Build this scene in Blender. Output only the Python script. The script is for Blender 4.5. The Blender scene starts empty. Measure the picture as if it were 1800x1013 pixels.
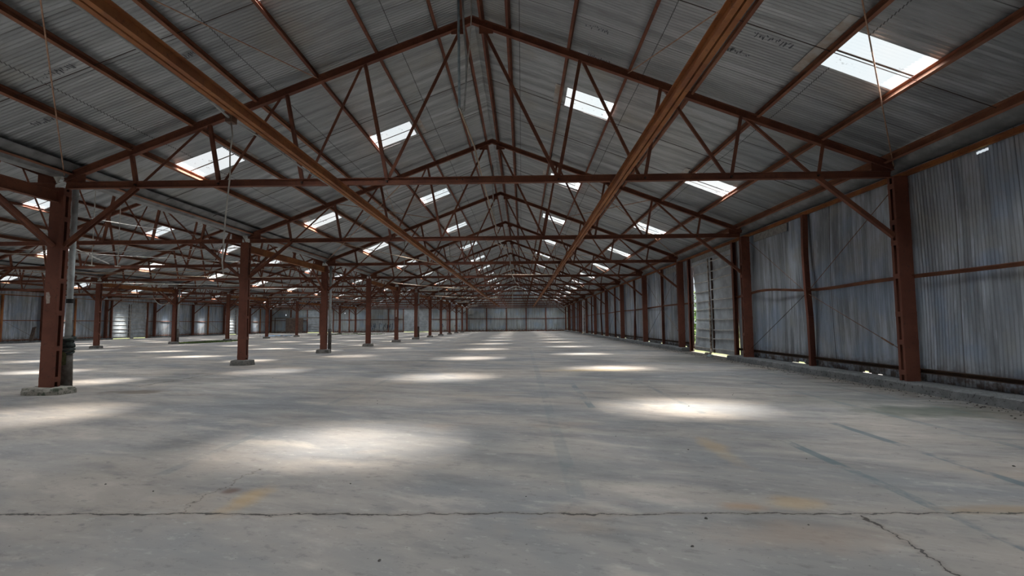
import bpy, math, random
import numpy as np
from mathutils import Vector, Matrix
random.seed(7)
rng = np.random.RandomState(5)
S = bpy.context.scene
COL = S.collection
PI = math.pi

# ------------------------------------------------------------------ layout (metres; camera looks along +Y)
D = 7.62            # bay length
Y0 = 10.95          # first truss in view
W = 18.73           # nave width
XR = 8.29           # column rows
XL, XL2, XL3 = XR - W, XR - 2 * W, XR - 3 * W
CXS = [XR - W / 2 - i * W for i in range(3)]     # ridge lines
YB, YF = Y0 - 3 * D, Y0 + 11 * D                 # back and far gable
ZT0, ZT1 = 4.60, 4.75                            # bottom chord
SL = 0.385
ZCH = 8.50                                       # top of top chord at the ridge
ZRF = 8.67                                       # roof sheet at the ridge
H = 1.4661

# ------------------------------------------------------------------ materials
def mat(name):
    m = bpy.data.materials.new(name); m.use_nodes = True
    nt = m.node_tree; nt.nodes.clear()
    out = nt.nodes.new('ShaderNodeOutputMaterial')
    b = nt.nodes.new('ShaderNodeBsdfPrincipled')
    nt.links.new(b.outputs[0], out.inputs[0])
    return m, nt, b, out
class NG:
    def __init__(s, nt): s.nt = nt
    def n(s, t, **k):
        x = s.nt.nodes.new(t)
        for a, v in k.items(): setattr(x, a, v)
        return x
    def put(s, sock, v):
        if isinstance(v, (int, float)): sock.default_value = v
        elif isinstance(v, (tuple, list)): sock.default_value = v
        else: s.nt.links.new(v, sock)
    def math(s, op, a, b=0.0, c=0.0, clamp=False):
        x = s.n('ShaderNodeMath', operation=op); x.use_clamp = clamp
        s.put(x.inputs[0], a); s.put(x.inputs[1], b); s.put(x.inputs[2], c)
        return x.outputs[0]
    def pos(s):
        g = s.n('ShaderNodeNewGeometry'); x = s.n('ShaderNodeSeparateXYZ')
        s.nt.links.new(g.outputs['Position'], x.inputs[0])
        return g.outputs['Position'], x.outputs[0], x.outputs[1], x.outputs[2]
    def mapv(s, v, scale, loc=(0, 0, 0)):
        x = s.n('ShaderNodeMapping'); s.nt.links.new(v, x.inputs[0])
        x.inputs['Scale'].default_value = scale; x.inputs['Location'].default_value = loc
        return x.outputs[0]
    def noise(s, v, scale=1., detail=4., rough=.55, dist=0.):
        x = s.n('ShaderNodeTexNoise'); s.nt.links.new(v, x.inputs['Vector'])
        x.inputs['Scale'].default_value = scale; x.inputs['Detail'].default_value = detail
        x.inputs['Roughness'].default_value = rough; x.inputs['Distortion'].default_value = dist
        return x.outputs[0]
    def ramp(s, f, a, b, lo=0., hi=1.):
        x = s.n('ShaderNodeMapRange'); x.interpolation_type = 'SMOOTHSTEP'
        s.put(x.inputs[0], f); x.inputs[1].default_value = a; x.inputs[2].default_value = b
        x.inputs[3].default_value = lo; x.inputs[4].default_value = hi
        return x.outputs[0]
    def mix(s, f, a, b):
        x = s.n('ShaderNodeMix', data_type='RGBA')
        s.put(x.inputs[0], f)
        s.put(x.inputs[6], a if not isinstance(a, tuple) else a + (1,))
        s.put(x.inputs[7], b if not isinstance(b, tuple) else b + (1,))
        return x.outputs[2]
    def bump(s, h, bsdf, strength=.3, dist=.01):
        x = s.n('ShaderNodeBump'); x.inputs['Strength'].default_value = strength
        x.inputs['Distance'].default_value = dist
        s.put(x.inputs['Height'], h); s.nt.links.new(x.outputs[0], bsdf.inputs['Normal'])

def m_rust(name, c1, c2, c3, rough=.75):
    m, nt, b, o = mat(name); g = NG(nt); P, x, y, z = g.pos()
    n1 = g.noise(P, 1.7, 5, .6); n2 = g.noise(P, 14, 4, .6)
    c = g.mix(g.ramp(n1, .38, .62), c1, c2)
    c = g.mix(g.ramp(n2, .55, .72, 0, .75), c, c3)
    g.put(b.inputs['Base Color'], c); b.inputs['Roughness'].default_value = rough
    b.inputs['Specular IOR Level'].default_value = .35
    g.bump(n2, b, .25, .004)
    return m
RUST = m_rust('rusty_red_steel', (.225, .086, .050), (.155, .058, .038), (.10, .05, .038))
RUSTO = m_rust('orange_rust_steel', (.38, .155, .055), (.27, .10, .042), (.15, .07, .04), .7)
COLM = m_rust('column_red_oxide', (.165, .058, .038), (.205, .075, .048), (.09, .045, .036), .65)
PURL = m_rust('brown_purlin_steel', (.30, .135, .078), (.22, .09, .055), (.17, .11, .08))

def m_sheet(name, axis, base, var, sheetw=.66, rustbottom=False):
    """old galvanised corrugated sheet; axis = direction the flutes run in ('x' or 'z'), across = other"""
    m, nt, b, o = mat(name); g = NG(nt); P, x, y, z = g.pos()
    if axis == 'x': across, along, sc = y, x, (.35, 4.2, .35); lenw = 2.83
    elif axis == 'zy': across, along, sc = y, z, (1, 4.5, .35); lenw = 9.
    else: across, along, sc = x, z, (4.5, 1, .35); lenw = 9.
    i1 = g.math('FLOOR', g.math('DIVIDE', across, sheetw))
    i2 = g.math('FLOOR', g.math('DIVIDE', along, lenw))
    wn = g.n('ShaderNodeTexWhiteNoise', noise_dimensions='2D')
    cb = g.n('ShaderNodeCombineXYZ'); g.put(cb.inputs[0], i1); g.put(cb.inputs[1], i2)
    nt.links.new(cb.outputs[0], wn.inputs['Vector'])
    rnd = wn.outputs['Value']
    streak = g.noise(g.mapv(P, sc), 1.0, 5, .65)
    blot = g.noise(P, .55, 4, .6)
    fine = g.noise(g.mapv(P, tuple(4 * s_ for s_ in sc)), 1.5, 4, .6)
    dk = tuple(v * var[0] for v in base); lt = tuple(v * var[1] for v in base)
    c = g.mix(g.ramp(streak, .32, .68), dk, lt)
    c = g.mix(g.math('MULTIPLY', rnd, .55), c, tuple(v * .78 for v in base))
    c = g.mix(g.ramp(blot, .52, .68, 0, .5), c, (base[0] * .88, base[1] * .8, base[2] * .68))
    c = g.mix(g.ramp(fine, .6, .74, 0, .45), c, tuple(min(1, v * 1.6) for v in base))
    c = g.mix(g.ramp(fine, .25, .38, .4, 0), c, (base[0] * .5, base[1] * .42, base[2] * .36))
    if axis != 'x':
        bl = g.noise(g.mapv(P, (.6, .6, .5), (3, 5, 1)), 1.3, 4, .6)
        c = g.mix(g.ramp(bl, .48, .64, 0, .42), c, (base[0] * .62, base[1] * .80, base[2] * 1.05))
        c = g.mix(g.ramp(bl, .30, .42, .5, 0), c, (base[0] * .95, base[1] * .88, base[2] * .74))
    # side laps: a dark line where one sheet ends over the next
    fr = g.math('FRACT', g.math('DIVIDE', across, sheetw))
    lap = g.math('LESS_THAN', fr, .018 if axis == 'x' else .02)
    lapn = g.math('MULTIPLY', lap, g.math('GREATER_THAN', rnd, .62))
    c = g.mix(g.math('MULTIPLY', lapn, .7), c, (.03, .022, .018))
    if axis == 'x':
        fa = g.math('FRACT', g.math('DIVIDE', along, lenw))
        lap2 = g.math('LESS_THAN', fa, .006)
        c = g.mix(g.math('MULTIPLY', lap2, .75), c, (.03, .028, .026))
    if rustbottom:
        rb = g.math('MULTIPLY', g.ramp(z, .15, .75, 1, 0), g.ramp(g.noise(P, 6, 4, .6), .35, .6))
        c = g.mix(g.math('MULTIPLY', rb, .85), c, (.11, .06, .035))
    g.put(b.inputs['Base Color'], c)
    b.inputs['Metallic'].default_value = .55
    g.put(b.inputs['Roughness'], g.ramp(streak, .2, .8, .33, .5))
    g.bump(fine, b, .15, .004)
    return m
ROOFM = m_sheet('galvanised_roof_sheet', 'x', (.40, .425, .44), (.62, 1.35))
WALLM = m_sheet('galvanised_wall_sheet', 'zy', (.45, .50, .56), (.48, 1.5), rustbottom=True)
FARM = m_sheet('galvanised_gable_sheet', 'zx', (.54, .60, .63), (.62, 1.3), rustbottom=True)

def m_plain(name, c, rough=.6, metal=0., c2=None, sc=8., spec=.5):
    m, nt, b, o = mat(name); g = NG(nt); P, x, y, z = g.pos()
    n = g.noise(P, sc, 4, .6)
    g.put(b.inputs['Base Color'], g.mix(g.ramp(n, .35, .65), c, c2 or tuple(v * .7 for v in c)))
    b.inputs['Roughness'].default_value = rough; b.inputs['Metallic'].default_value = metal
    b.inputs['Specular IOR Level'].default_value = spec
    return m
GALV = m_plain('gutter_galvanised', (.27, .28, .285), .5, .4, (.17, .175, .18), 2.5)
RIBM = m_plain('pale_rib', (.74, .75, .74), .6, .1, (.55, .53, .5), 4)
DOORM = m_plain('door_flat_sheet', (.60, .66, .71), .42, .15, (.40, .45, .50), 1.6)
PIPEW = m_plain('pale_painted_pipe', (.70, .78, .80), .6, 0, (.5, .57, .6), 5)
PIPED = m_plain('weathered_cement_pipe', (.115, .098, .085), .9, 0, (.20, .185, .17), 6)
CONDM = m_plain('grey_conduit', (.38, .40, .40), .5, .2)
WHITE = m_plain('white_enamel', (.70, .70, .66), .4, 0, (.45, .45, .42), 5)
ROPE = m_plain('pale_rope', (.52, .42, .32), .85, 0, (.36, .28, .21), 30)
CORDM = m_plain('white_cord', (.52, .50, .46), .7)
DARKW = m_plain('dark_wire', (.05, .04, .035), .6)
RODM = m_plain('thin_rod_rust', (.27, .155, .095), .55, .3, (.15, .07, .045), 12)
RODT = m_plain('tan_rod', (.55, .36, .25), .6, .1, (.4, .22, .14), 12)
RODD = m_plain('brace_rod_dark', (.085, .06, .05), .6, .3)
CLOTH = m_plain('green_rag', (.075, .095, .085), .95, 0, (.035, .045, .045), 20)
GREENP = m_plain('green_rag_tail', (.16, .19, .09), .95, 0, (.1, .12, .07), 14)
PAPER = m_plain('pale_tag', (.55, .47, .42), .8, 0, (.4, .32, .28), 20)
BOARD = m_plain('weathered_brown_board', (.15, .105, .082), .85, 0, (.09, .06, .05), 3)
STONE = m_plain('dark_chip', (.06, .055, .05), .95, 0, (.12, .11, .1), 20)
STONEP = m_plain('pale_chip', (.42, .40, .37), .95, 0, (.25, .23, .2), 20)
SCRIB = m_plain('blue_paint', (.045, .10, .17), .7)
STENC = m_plain('faded_stencil_ink', (.12, .13, .15), .7)
TARP = m_plain('blue_tarp', (.05, .14, .28), .6)
GREEN = m_plain('grass_green', (.055, .11, .03), .9, 0, (.10, .14, .04), 1.2)
BOLTM = m_plain('dark_bolt', (.06, .035, .028), .7)
BLACK = m_plain('black_rubber', (.02, .02, .02), .6)

def m_conc(name, c1, c2, dark, moss=0.):
    m, nt, b, o = mat(name); g = NG(nt); P, x, y, z = g.pos()
    n1 = g.noise(P, 2.5, 6, .6); n2 = g.noise(P, 22, 4, .6)
    c = g.mix(g.ramp(n1, .35, .65), c1, c2)
    c = g.mix(g.ramp(n2, .56, .66, 0, .9), c, dark)
    if moss: c = g.mix(g.ramp(g.noise(P, 5, 4, .6), .5, .62, 0, moss), c, (.05, .075, .045))
    g.put(b.inputs['Base Color'], c); b.inputs['Roughness'].default_value = .9
    g.bump(n2, b, .5, .01)
    return m
CURB = m_conc('pitted_concrete_kerb', (.23, .235, .24), (.15, .155, .16), (.04, .038, .036))
FOOT = m_conc('mossy_concrete_footing', (.40, .37, .32), (.25, .235, .20), (.11, .10, .085), .8)
FOOTG = m_conc('grey_concrete_footing', (.26, .245, .225), (.17, .16, .15), (.08, .075, .07), .2)

def m_floor():
    m, nt, b, o = mat('worn_concrete_slab'); g = NG(nt); P, x, y, z = g.pos()
    rot = g.n('ShaderNodeMapping'); nt.links.new(P, rot.inputs[0]); rot.inputs['Rotation'].default_value = (0, 0, .35)
    R = rot.outputs[0]
    big = g.noise(g.mapv(R, (.22, .5, 1)), 1.0, 5, .6, .4)
    mid = g.noise(g.mapv(R, (.7, 1.9, 1)), 1.0, 6, .62, .3)
    fin = g.noise(g.mapv(R, (5, 9, 1)), 1.0, 7, .7)
    c = g.mix(g.ramp(big, .36, .64), (.392, .346, .305), (.236, .236, .240))
    c = g.mix(g.ramp(mid, .5, .70, 0, .62), c, (.165, .165, .17))
    c = g.mix(g.ramp(mid, .30, .46, .6, 0), c, (.52, .46, .405))
    warm = g.noise(g.mapv(P, (.5, .9, 1), (7, 3, 0)), 1., 4, .6)
    c = g.mix(g.ramp(warm, .58, .72, 0, .4), c, (.40, .31, .24))
    c = g.mix(g.ramp(fin, .54, .68, 0, .6), c, (.17, .16, .155))
    c = g.mix(g.ramp(fin, .32, .44, .4, 0), c, (.52, .49, .45))
    sp = g.noise(P, 38, 2, .5)
    c = g.mix(g.ramp(sp, .70, .74, 0, .7), c, (.08, .075, .07))
    wob = g.math('SUBTRACT', g.noise(P, 2.2, 4, .6), .5)
    wob2 = g.math('SUBTRACT', g.noise(P, 9., 4, .6), .5)
    thick = g.noise(P, 5., 3, .6)
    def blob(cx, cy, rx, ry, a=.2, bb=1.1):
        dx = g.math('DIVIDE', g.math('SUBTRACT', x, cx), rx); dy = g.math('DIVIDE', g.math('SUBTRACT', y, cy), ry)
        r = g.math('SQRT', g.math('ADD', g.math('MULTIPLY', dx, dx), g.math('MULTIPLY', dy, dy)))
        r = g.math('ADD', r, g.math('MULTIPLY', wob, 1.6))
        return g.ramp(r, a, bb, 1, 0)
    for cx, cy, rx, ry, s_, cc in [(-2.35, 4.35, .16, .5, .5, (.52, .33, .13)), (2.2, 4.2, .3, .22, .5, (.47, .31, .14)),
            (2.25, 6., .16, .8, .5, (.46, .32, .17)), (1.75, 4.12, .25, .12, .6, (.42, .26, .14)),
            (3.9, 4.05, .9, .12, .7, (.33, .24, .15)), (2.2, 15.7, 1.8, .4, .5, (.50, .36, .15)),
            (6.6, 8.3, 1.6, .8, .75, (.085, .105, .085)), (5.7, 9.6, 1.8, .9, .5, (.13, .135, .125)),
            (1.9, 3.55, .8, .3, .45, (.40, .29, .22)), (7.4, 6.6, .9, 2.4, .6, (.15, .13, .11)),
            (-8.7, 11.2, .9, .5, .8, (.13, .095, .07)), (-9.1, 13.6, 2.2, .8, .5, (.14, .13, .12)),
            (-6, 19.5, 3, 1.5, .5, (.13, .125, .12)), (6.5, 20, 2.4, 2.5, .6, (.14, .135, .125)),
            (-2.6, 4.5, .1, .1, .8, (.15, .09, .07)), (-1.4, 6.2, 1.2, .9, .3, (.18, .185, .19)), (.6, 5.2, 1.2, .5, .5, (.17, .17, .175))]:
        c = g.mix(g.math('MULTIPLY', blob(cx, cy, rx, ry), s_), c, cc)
    # long blue-green painted runs left by old racking lines
    def stripe(cx, w, ya, yb, s_):
        d = g.math('ABSOLUTE', g.math('SUBTRACT', x, cx))
        k = g.math('MULTIPLY', g.ramp(d, w * .8, w * 1.3, 1, 0), g.math('MULTIPLY', g.math('GREATER_THAN', y, ya), g.math('LESS_THAN', y, yb)))
        k = g.math('MULTIPLY', k, g.ramp(g.noise(g.mapv(P, (1, .6, 1)), 1.6, 5, .7), .40, .55))
        return g.math('MULTIPLY', k, s_)
    for a_ in [(.45, .07, 4.3, 30, .3), (1.2, .06, 8.8, 12.4, .7), (3.22, .055, 3.0, 6.4, .85), (4.45, .055, 3.4, 7.4, .85),
               (2.9, .05, 8.2, 13, .5), (5.7, .06, 5, 14, .5), (-3.6, .06, 5, 22, .3), (7.0, .05, 4, 16, .4)]:
        c = g.mix(stripe(*a_), c, (.125, .165, .18))
    # slab joints and cracks
    def line(coord, at, w, amp, lim=None):
        d = g.math('SUBTRACT', coord, at)
        d = g.math('ADD', d, g.math('ADD', g.math('MULTIPLY', wob, amp), g.math('MULTIPLY', wob2, amp * .6)))
        d = g.math('ABSOLUTE', d)
        k = g.math('LESS_THAN', d, g.math('MULTIPLY', g.ramp(thick, .3, .72, .35, 1.5), w))
        if lim:
            cc, a_, b_ = lim
            k = g.math('MULTIPLY', k, g.math('MULTIPLY', g.math('GREATER_THAN', cc, a_), g.math('LESS_THAN', cc, b_)))
        return k, d
    for (cc, at, w, amp, lim, s_) in [(y, 3.965, .010, .16, None, .9), (y, 15.3, .022, .22, None, .8), (y, 26.8, .03, .25, None, .6),
            (y, 38.2, .04, .3, None, .5), (x, 2.53, .011, .25, (y, 1.5, 3.93), .9), (x, -9.45, .02, .4, (y, 12.2, 15.2), .8),
            (x, -2.72, .004, .3, (y, 3.98, 5.2), .6), (y, 21, .03, .3, (x, -30, -12), .5), (x, -19.8, .03, .3, (y, 15, 60), .4)]:
        k, d = line(cc, at, w, amp, lim)
        kk = g.ramp(d, 0, w * 5, .35, 0)
        if lim: kk = g.math('MULTIPLY', kk, g.math('MULTIPLY', g.math('GREATER_THAN', lim[0], lim[1]), g.math('LESS_THAN', lim[0], lim[2])))
        c = g.mix(kk, c, (.16, .125, .09))
        c = g.mix(g.math('MULTIPLY', k, s_), c, (.035, .03, .024))
    # dirt washed along the kerb
    edge = g.math('MULTIPLY', g.ramp(g.math('ADD', x, g.math('MULTIPLY', wob, 2.2)), 6.9, 8.0, 0, 1), g.ramp(fin, .3, .6))
    c = g.mix(g.math('MULTIPLY', edge, .8), c, (.10, .085, .07))
    g.put(b.inputs['Base Color'], c)
    g.put(b.inputs['Roughness'], g.ramp(mid, .3, .7, .52, .78))
    b.inputs['Specular IOR Level'].default_value = .4
    g.bump(fin, b, .12, .006)
    return m
FLOORM = m_floor()

def m_pane():
    m, nt, b, o = mat('dirty_clear_rooflight'); g = NG(nt); P, x, y, z = g.pos()
    nt.nodes.remove(b)
    tr = g.n('ShaderNodeBsdfTransparent'); tl = g.n('ShaderNodeBsdfTranslucent'); df = g.n('ShaderNodeBsdfDiffuse')
    tr.inputs[0].default_value = (.96, .97, .97, 1)
    tl.inputs[0].default_value = (.75, .78, .78, 1); df.inputs[0].default_value = (.3, .28, .24, 1)
    mx = g.n('ShaderNodeMixShader'); nt.links.new(tr.outputs[0], mx.inputs[1]); nt.links.new(tl.outputs[0], mx.inputs[2])
    mx.inputs[0].default_value = .06
    m2 = g.n('ShaderNodeMixShader'); nt.links.new(mx.outputs[0], m2.inputs[1]); nt.links.new(df.outputs[0], m2.inputs[2])
    g.put(m2.inputs[0], g.ramp(g.noise(P, 3.5, 5, .7), .60, .72, 0, .8))
    nt.links.new(m2.outputs[0], o.inputs[0])
    return m
PANE = m_pane()

# ------------------------------------------------------------------ mesh helpers
class MB:
    def __init__(s): s.v = []; s.f = []
    def raw(s, vs, fs):
        k = len(s.v); s.v += [tuple(v) for v in vs]; s.f += [tuple(i + k for i in f) for f in fs]; return s
    def box(s, x0, x1, y0, y1, z0, z1):
        vs = [(x, y, z) for z in (z0, z1) for x, y in ((x0, y0), (x1, y0), (x1, y1), (x0, y1))]
        return s.raw(vs, [(3, 2, 1, 0), (4, 5, 6, 7), (0, 1, 5, 4), (1, 2, 6, 5), (2, 3, 7, 6), (3, 0, 4, 7)])
    def bar(s, p, q, w, h, up=(0, 0, 1), ou=0., ov=0.):
        """rectangular bar p->q, w across, h along 'up'; ou/ov shift it sideways / upward"""
        p = Vector(p); q = Vector(q); d = (q - p).normalized(); u = Vector(up)
        r = d.cross(u)
        if r.length < 1e-4: r = d.cross(Vector((0, 1, 0)))
        r.normalize(); t = r.cross(d).normalized()
        vs = []
        for c in (p, q):
            for a, b in ((-1, -1), (1, -1), (1, 1), (-1, 1)):
                vs.append(c + r * (a * w / 2 + ou) + t * (b * h / 2 + ov))
        return s.raw(vs, [(0, 1, 2, 3), (7, 6, 5, 4), (0, 4, 5, 1), (1, 5, 6, 2), (2, 6, 7, 3), (3, 7, 4, 0)])
    def ibeam(s, p, q, w, h, t=.012, up=(0, 0, 1)):
        s.bar(p, q, w, t, up, 0, h / 2 - t / 2); s.bar(p, q, w, t, up, 0, -h / 2 + t / 2)
        return s.bar(p, q, t * 1.4, h - 2 * t, up)
    def chan(s, p, q, w, h, t=.010, up=(0, 0, 1), side=1):
        s.bar(p, q, w, t, up, 0, h / 2 - t / 2); s.bar(p, q, w, t, up, 0, -h / 2 + t / 2)
        return s.bar(p, q, t, h - 2 * t, up, side * (w / 2 - t / 2), 0)
    def angle(s, p, q, w, h, t=.008, up=(0, 0, 1)):
        s.bar(p, q, w, t, up, 0, h / 2 - t / 2)
        return s.bar(p, q, t, h - t, up, w / 2 - t / 2, -t / 2)
    def tube(s, pts, r, n=6, cap=True):
        pts = [Vector(p) for p in pts]; rr = r if isinstance(r, (list, tuple)) else [r] * len(pts)
        k = len(s.v); prev = None
        for i, p in enumerate(pts):
            d = (pts[min(i + 1, len(pts) - 1)] - pts[max(i - 1, 0)]).normalized()
            a = prev if prev is not None else (Vector((0, 0, 1)) if abs(d.z) < .9 else Vector((1, 0, 0)))
            u = d.cross(a).cross(d)
            if u.length < 1e-5: u = d.orthogonal()
            u.normalize(); v = d.cross(u); prev = u
            for j in range(n):
                t = 2 * PI * j / n
                s.v.append(tuple(p + (u * math.cos(t) + v * math.sin(t)) * rr[i]))
        for i in range(len(pts) - 1):
            for j in range(n):
                a = k + i * n + j; b = k + i * n + (j + 1) % n
                s.f.append((a, b, b + n, a + n))
        if cap:
            s.f.append(tuple(k + j for j in reversed(range(n)))); s.f.append(tuple(k + (len(pts) - 1) * n + j for j in range(n)))
        return s
    def build(s, name, m, parent=None, smooth=False, **props):
        me = bpy.data.meshes.new(name); me.from_pydata(s.v, [], s.f); me.update()
        if smooth: me.polygons.foreach_set('use_smooth', [True] * len(me.polygons))
        me.materials.append(m)
        o = bpy.data.objects.new(name, me); COL.objects.link(o)
        if parent is not None: o.parent = parent
        for a, b in props.items(): o[a] = b
        return o
def empty(name, label, cat, loc=(0, 0, 0), group=None):
    o = bpy.data.objects.new(name, None); COL.objects.link(o); o.location = loc; o.empty_display_size = .2
    o['label'] = label; o['category'] = cat
    if group: o['group'] = group
    return o
def struct(o): o['kind'] = 'structure'; return o
def tag(o, label, cat, group=None, kind=None):
    o['label'] = label; o['category'] = cat
    if group: o['group'] = group
    if kind: o['kind'] = kind
    return o
def dup(root, loc, label, skip=(), deep=True):
    r = root.copy(); COL.objects.link(r); r.location = loc; r['label'] = label
    for ch in list(root.children):
        if ch.name.split('.')[0] in skip: continue
        c = ch.copy(); COL.objects.link(c); c.parent = r
        for gc in (list(ch.children) if deep else ()):
            d = gc.copy(); COL.objects.link(d); d.parent = c
    return r
ORD = ['nearest', 'second', 'third', 'fourth', 'fifth', 'sixth', 'seventh', 'eighth', 'ninth', 'tenth', 'eleventh', 'twelfth']
NAVE = ['right-hand nave', 'middle nave', 'far left nave']
def grid_mesh(name, X, Y, Z, keep, m, parent=None, smooth=True):
    """X,Y,Z arrays (nu,nv); keep (nu-1,nv-1) bool"""
    nu, nv = X.shape
    co = np.stack([X, Y, Z], -1).reshape(-1, 3)
    i = np.arange(nu - 1)[:, None] * nv + np.arange(nv - 1)[None, :]
    q = np.stack([i, i + nv, i + nv + 1, i + 1], -1)[keep]
    me = bpy.data.meshes.new(name)
    me.vertices.add(len(co)); me.vertices.foreach_set('co', co.ravel().astype(np.float32))
    me.loops.add(q.size); me.loops.foreach_set('vertex_index', q.ravel().astype(np.int32))
    me.polygons.add(len(q)); me.polygons.foreach_set('loop_start', (np.arange(len(q)) * 4).astype(np.int32))
    me.polygons.foreach_set('use_smooth', np.full(len(q), smooth))
    me.update(calc_edges=True); me.validate()
    me.materials.append(m)
    o = bpy.data.objects.new(name, me); COL.objects.link(o)
    if parent is not None: o.parent = parent
    return o

# ------------------------------------------------------------------ floor, ground outside
fb = MB(); fb.box(XL3 - .5, 8.6, YB, YF, -.2, 0)
struct(fb.build('floor', FLOORM))
gm = MB(); gm.box(-140, 110, -70, 220, -.5, -.06)
struct(gm.build('ground_outside', m_plain('rough_grass_ground', (.10, .14, .045), .95, 0, (.15, .15, .07), .6)))

# ------------------------------------------------------------------ roof slopes with rooflights
PITCH = .078
# rooflights: offset range from the ridge and the bay fraction they are centred on, by slope side (+1 = right)
LIGHTS = {1: [(2.36, 3.64, 1 / 3.), (6.52, 7.90, 2 / 3.)], -1: [(6.66, 7.90, 1 / 3. - .06), (2.36, 3.64, 2 / 3. - .06)]}
SKY_L = 1.07
OFFS = [0.0, 1.2, 2.36, 3.64, 5.1, 6.52, 6.66, 7.90, 8.6, 9.33]
def ysamples(y0, y1):
    ys = []; y = y0
    while y < y1:
        n = 6 if y < 45 else 4
        for j in range(n): ys.append(y + PITCH * j / n)
        y += PITCH
    ys.append(y1)
    return np.array(ys)
YS = ysamples(YB, YF)
CORR = .0105 * np.sin(2 * PI * (YS - YB) / PITCH)
lights_spots = []
wn_i = 0
ceil_objs = {}
for n_, cx in enumerate(CXS):
    for side in (1, -1):
        offs = np.array(OFFS)
        if n_ == 0 and side == 1: offs[-1] = 9.40
        if n_ == 2 and side == -1: offs[-1] = 9.80
        Yg, Og = np.meshgrid(YS, offs, indexing='ij')
        sag = .012 * np.sin(Yg * .9 + Og * 2 + n_) + .01 * np.sin(Yg * 2.3 - Og)
        Zg = ZRF - SL * Og + CORR[:, None] + sag
        Xg = cx + side * Og
        keep = np.ones((len(YS) - 1, len(offs) - 1), bool)
        ymid = (YS[:-1] + YS[1:]) / 2
        omid = (offs[:-1] + offs[1:]) / 2
        for k in range(-3, 11):
            for (o0, o1, fr) in LIGHTS[side]:
                if k == 10 and fr > .6 and n_ == 0 and side == 1: pass
                yc = Y0 + (k + fr) * D
                a, b = yc - SKY_L / 2, yc + SKY_L / 2
                iy = (ymid > a) & (ymid < b); io = (omid > o0 - .001) & (omid < o1 + .001)
                keep[np.ix_(iy, io)] = False
                # the rooflight sheet itself: clear corrugated sheet lapped just over the hole
                wn_i += 1
                sel = np.where((YS > a - .08) & (YS < b + .08))[0]
                ys = YS[sel]; oo = np.array([o0 - .1, (o0 + o1) / 2, o1 + .1])
                yy, og = np.meshgrid(ys, oo, indexing='ij')
                zz = ZRF - SL * og + CORR[sel][:, None] + .025
                w_ = grid_mesh('window_%d' % wn_i, cx + side * og, yy, zz, np.ones((len(ys) - 1, 2), bool), PANE)
                struct(w_)
                # middle glazing bar over the lap of the two clear sheets
                mb = MB(); x0_, x1_ = cx + side * o0, cx + side * o1
                mb.bar((x0_, yc + .02, ZRF - SL * o0 + .0), (x1_, yc + .02, ZRF - SL * o1 + .0), .035, .012)
                mb.build('glazing_bar', RODD, w_)
                lights_spots.append((cx + side * (o0 + o1) / 2, yc, ZRF - SL * (o0 + o1) / 2, side, o1 - o0))
        c_ = struct(grid_mesh('ceiling', Xg, Yg, Zg, keep, ROOFM))
        ceil_objs[(n_, side)] = c_
        # purlins (channel section) bolted on the truss chords
        for off in (.22, .83, 2.20, 3.57, 4.96, 6.40, 7.80, 9.13):
            up = (side * SL, 0, 1)
            hh = .20 if off == 9.13 else .17 if off > 4 else .15
            X = cx + side * off; Z = ZCH - SL * off + .130 - hh / 2
            m_ = MB(); m_.chan((X, YB, Z), (X, YF, Z), .062, hh, .008, up, side=side)
            m_.build('purlin', PURL if off > 4 else RUST, c_)
        # sag rods at the third points
        for k in range(-2, 11):
            if n_ == 2 and side == 1: break
            if n_ > 0 and side == 1: continue
            for fr in (1 / 3. + .04, 2 / 3. - .01):
                y = Y0 + (k + fr) * D
                m_ = MB(); m_.tube([(cx + side * .25, y, ZCH - SL * .25 + .03), (cx + side * 9.1, y, ZCH - SL * 9.1 + .03)], .008, 5)
                m_.build('sag_rod', RODD, c_)
    # ridge capping, the rounded sheet between the two ridge purlins
    ang = np.linspace(-1, 1, 9); yy = np.linspace(YB, YF, 60)
    Yg, A = np.meshgrid(yy, ang, indexing='ij')
    Xg = cx + A * .24; Zg = ZRF + .03 - .11 * A ** 2 - .02
    r_ = grid_mesh('ridge_cap', Xg, Yg, Zg, np.ones((59, 8), bool), GALV); r_.parent = ceil_objs[(n_, 1)]
# packing sheets beside rooflights (bare patches lapped under the roof, off the upper edge)
for cx, side, off, yc, l in [(CXS[0], 1, 6.32, Y0 + (-1 + 2 / 3.) * D + .02, 1.7), (CXS[0], 1, 2.12, Y0 + D / 3 + .1, 1.3), (CXS[0], -1, 2.12, Y0 + .607 * D, 1.25),
                             (CXS[0], -1, 6.42, Y0 + .27 * D, 1.5), (CXS[0], 1, 6.3, Y0 + (2 / 3.) * D, 1.4), (CXS[0], 1, 2.12, Y0 + 1.33 * D, 1.2), (CXS[0], -1, 6.42, Y0 + 1.27 * D, 1.3)]:
    m_ = MB(); X = cx + side * off; Z = ZRF - SL * off - .016
    m_.bar((X, yc - l / 2, Z), (X, yc + l / 2, Z), .17, .006, (side * SL, 0, 1))
    m_.build('flashing_patch', m_plain('patch_board', (.44, .38, .32), .8, 0, (.56, .57, .56), 4), ceil_objs[(0, side)])
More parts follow.
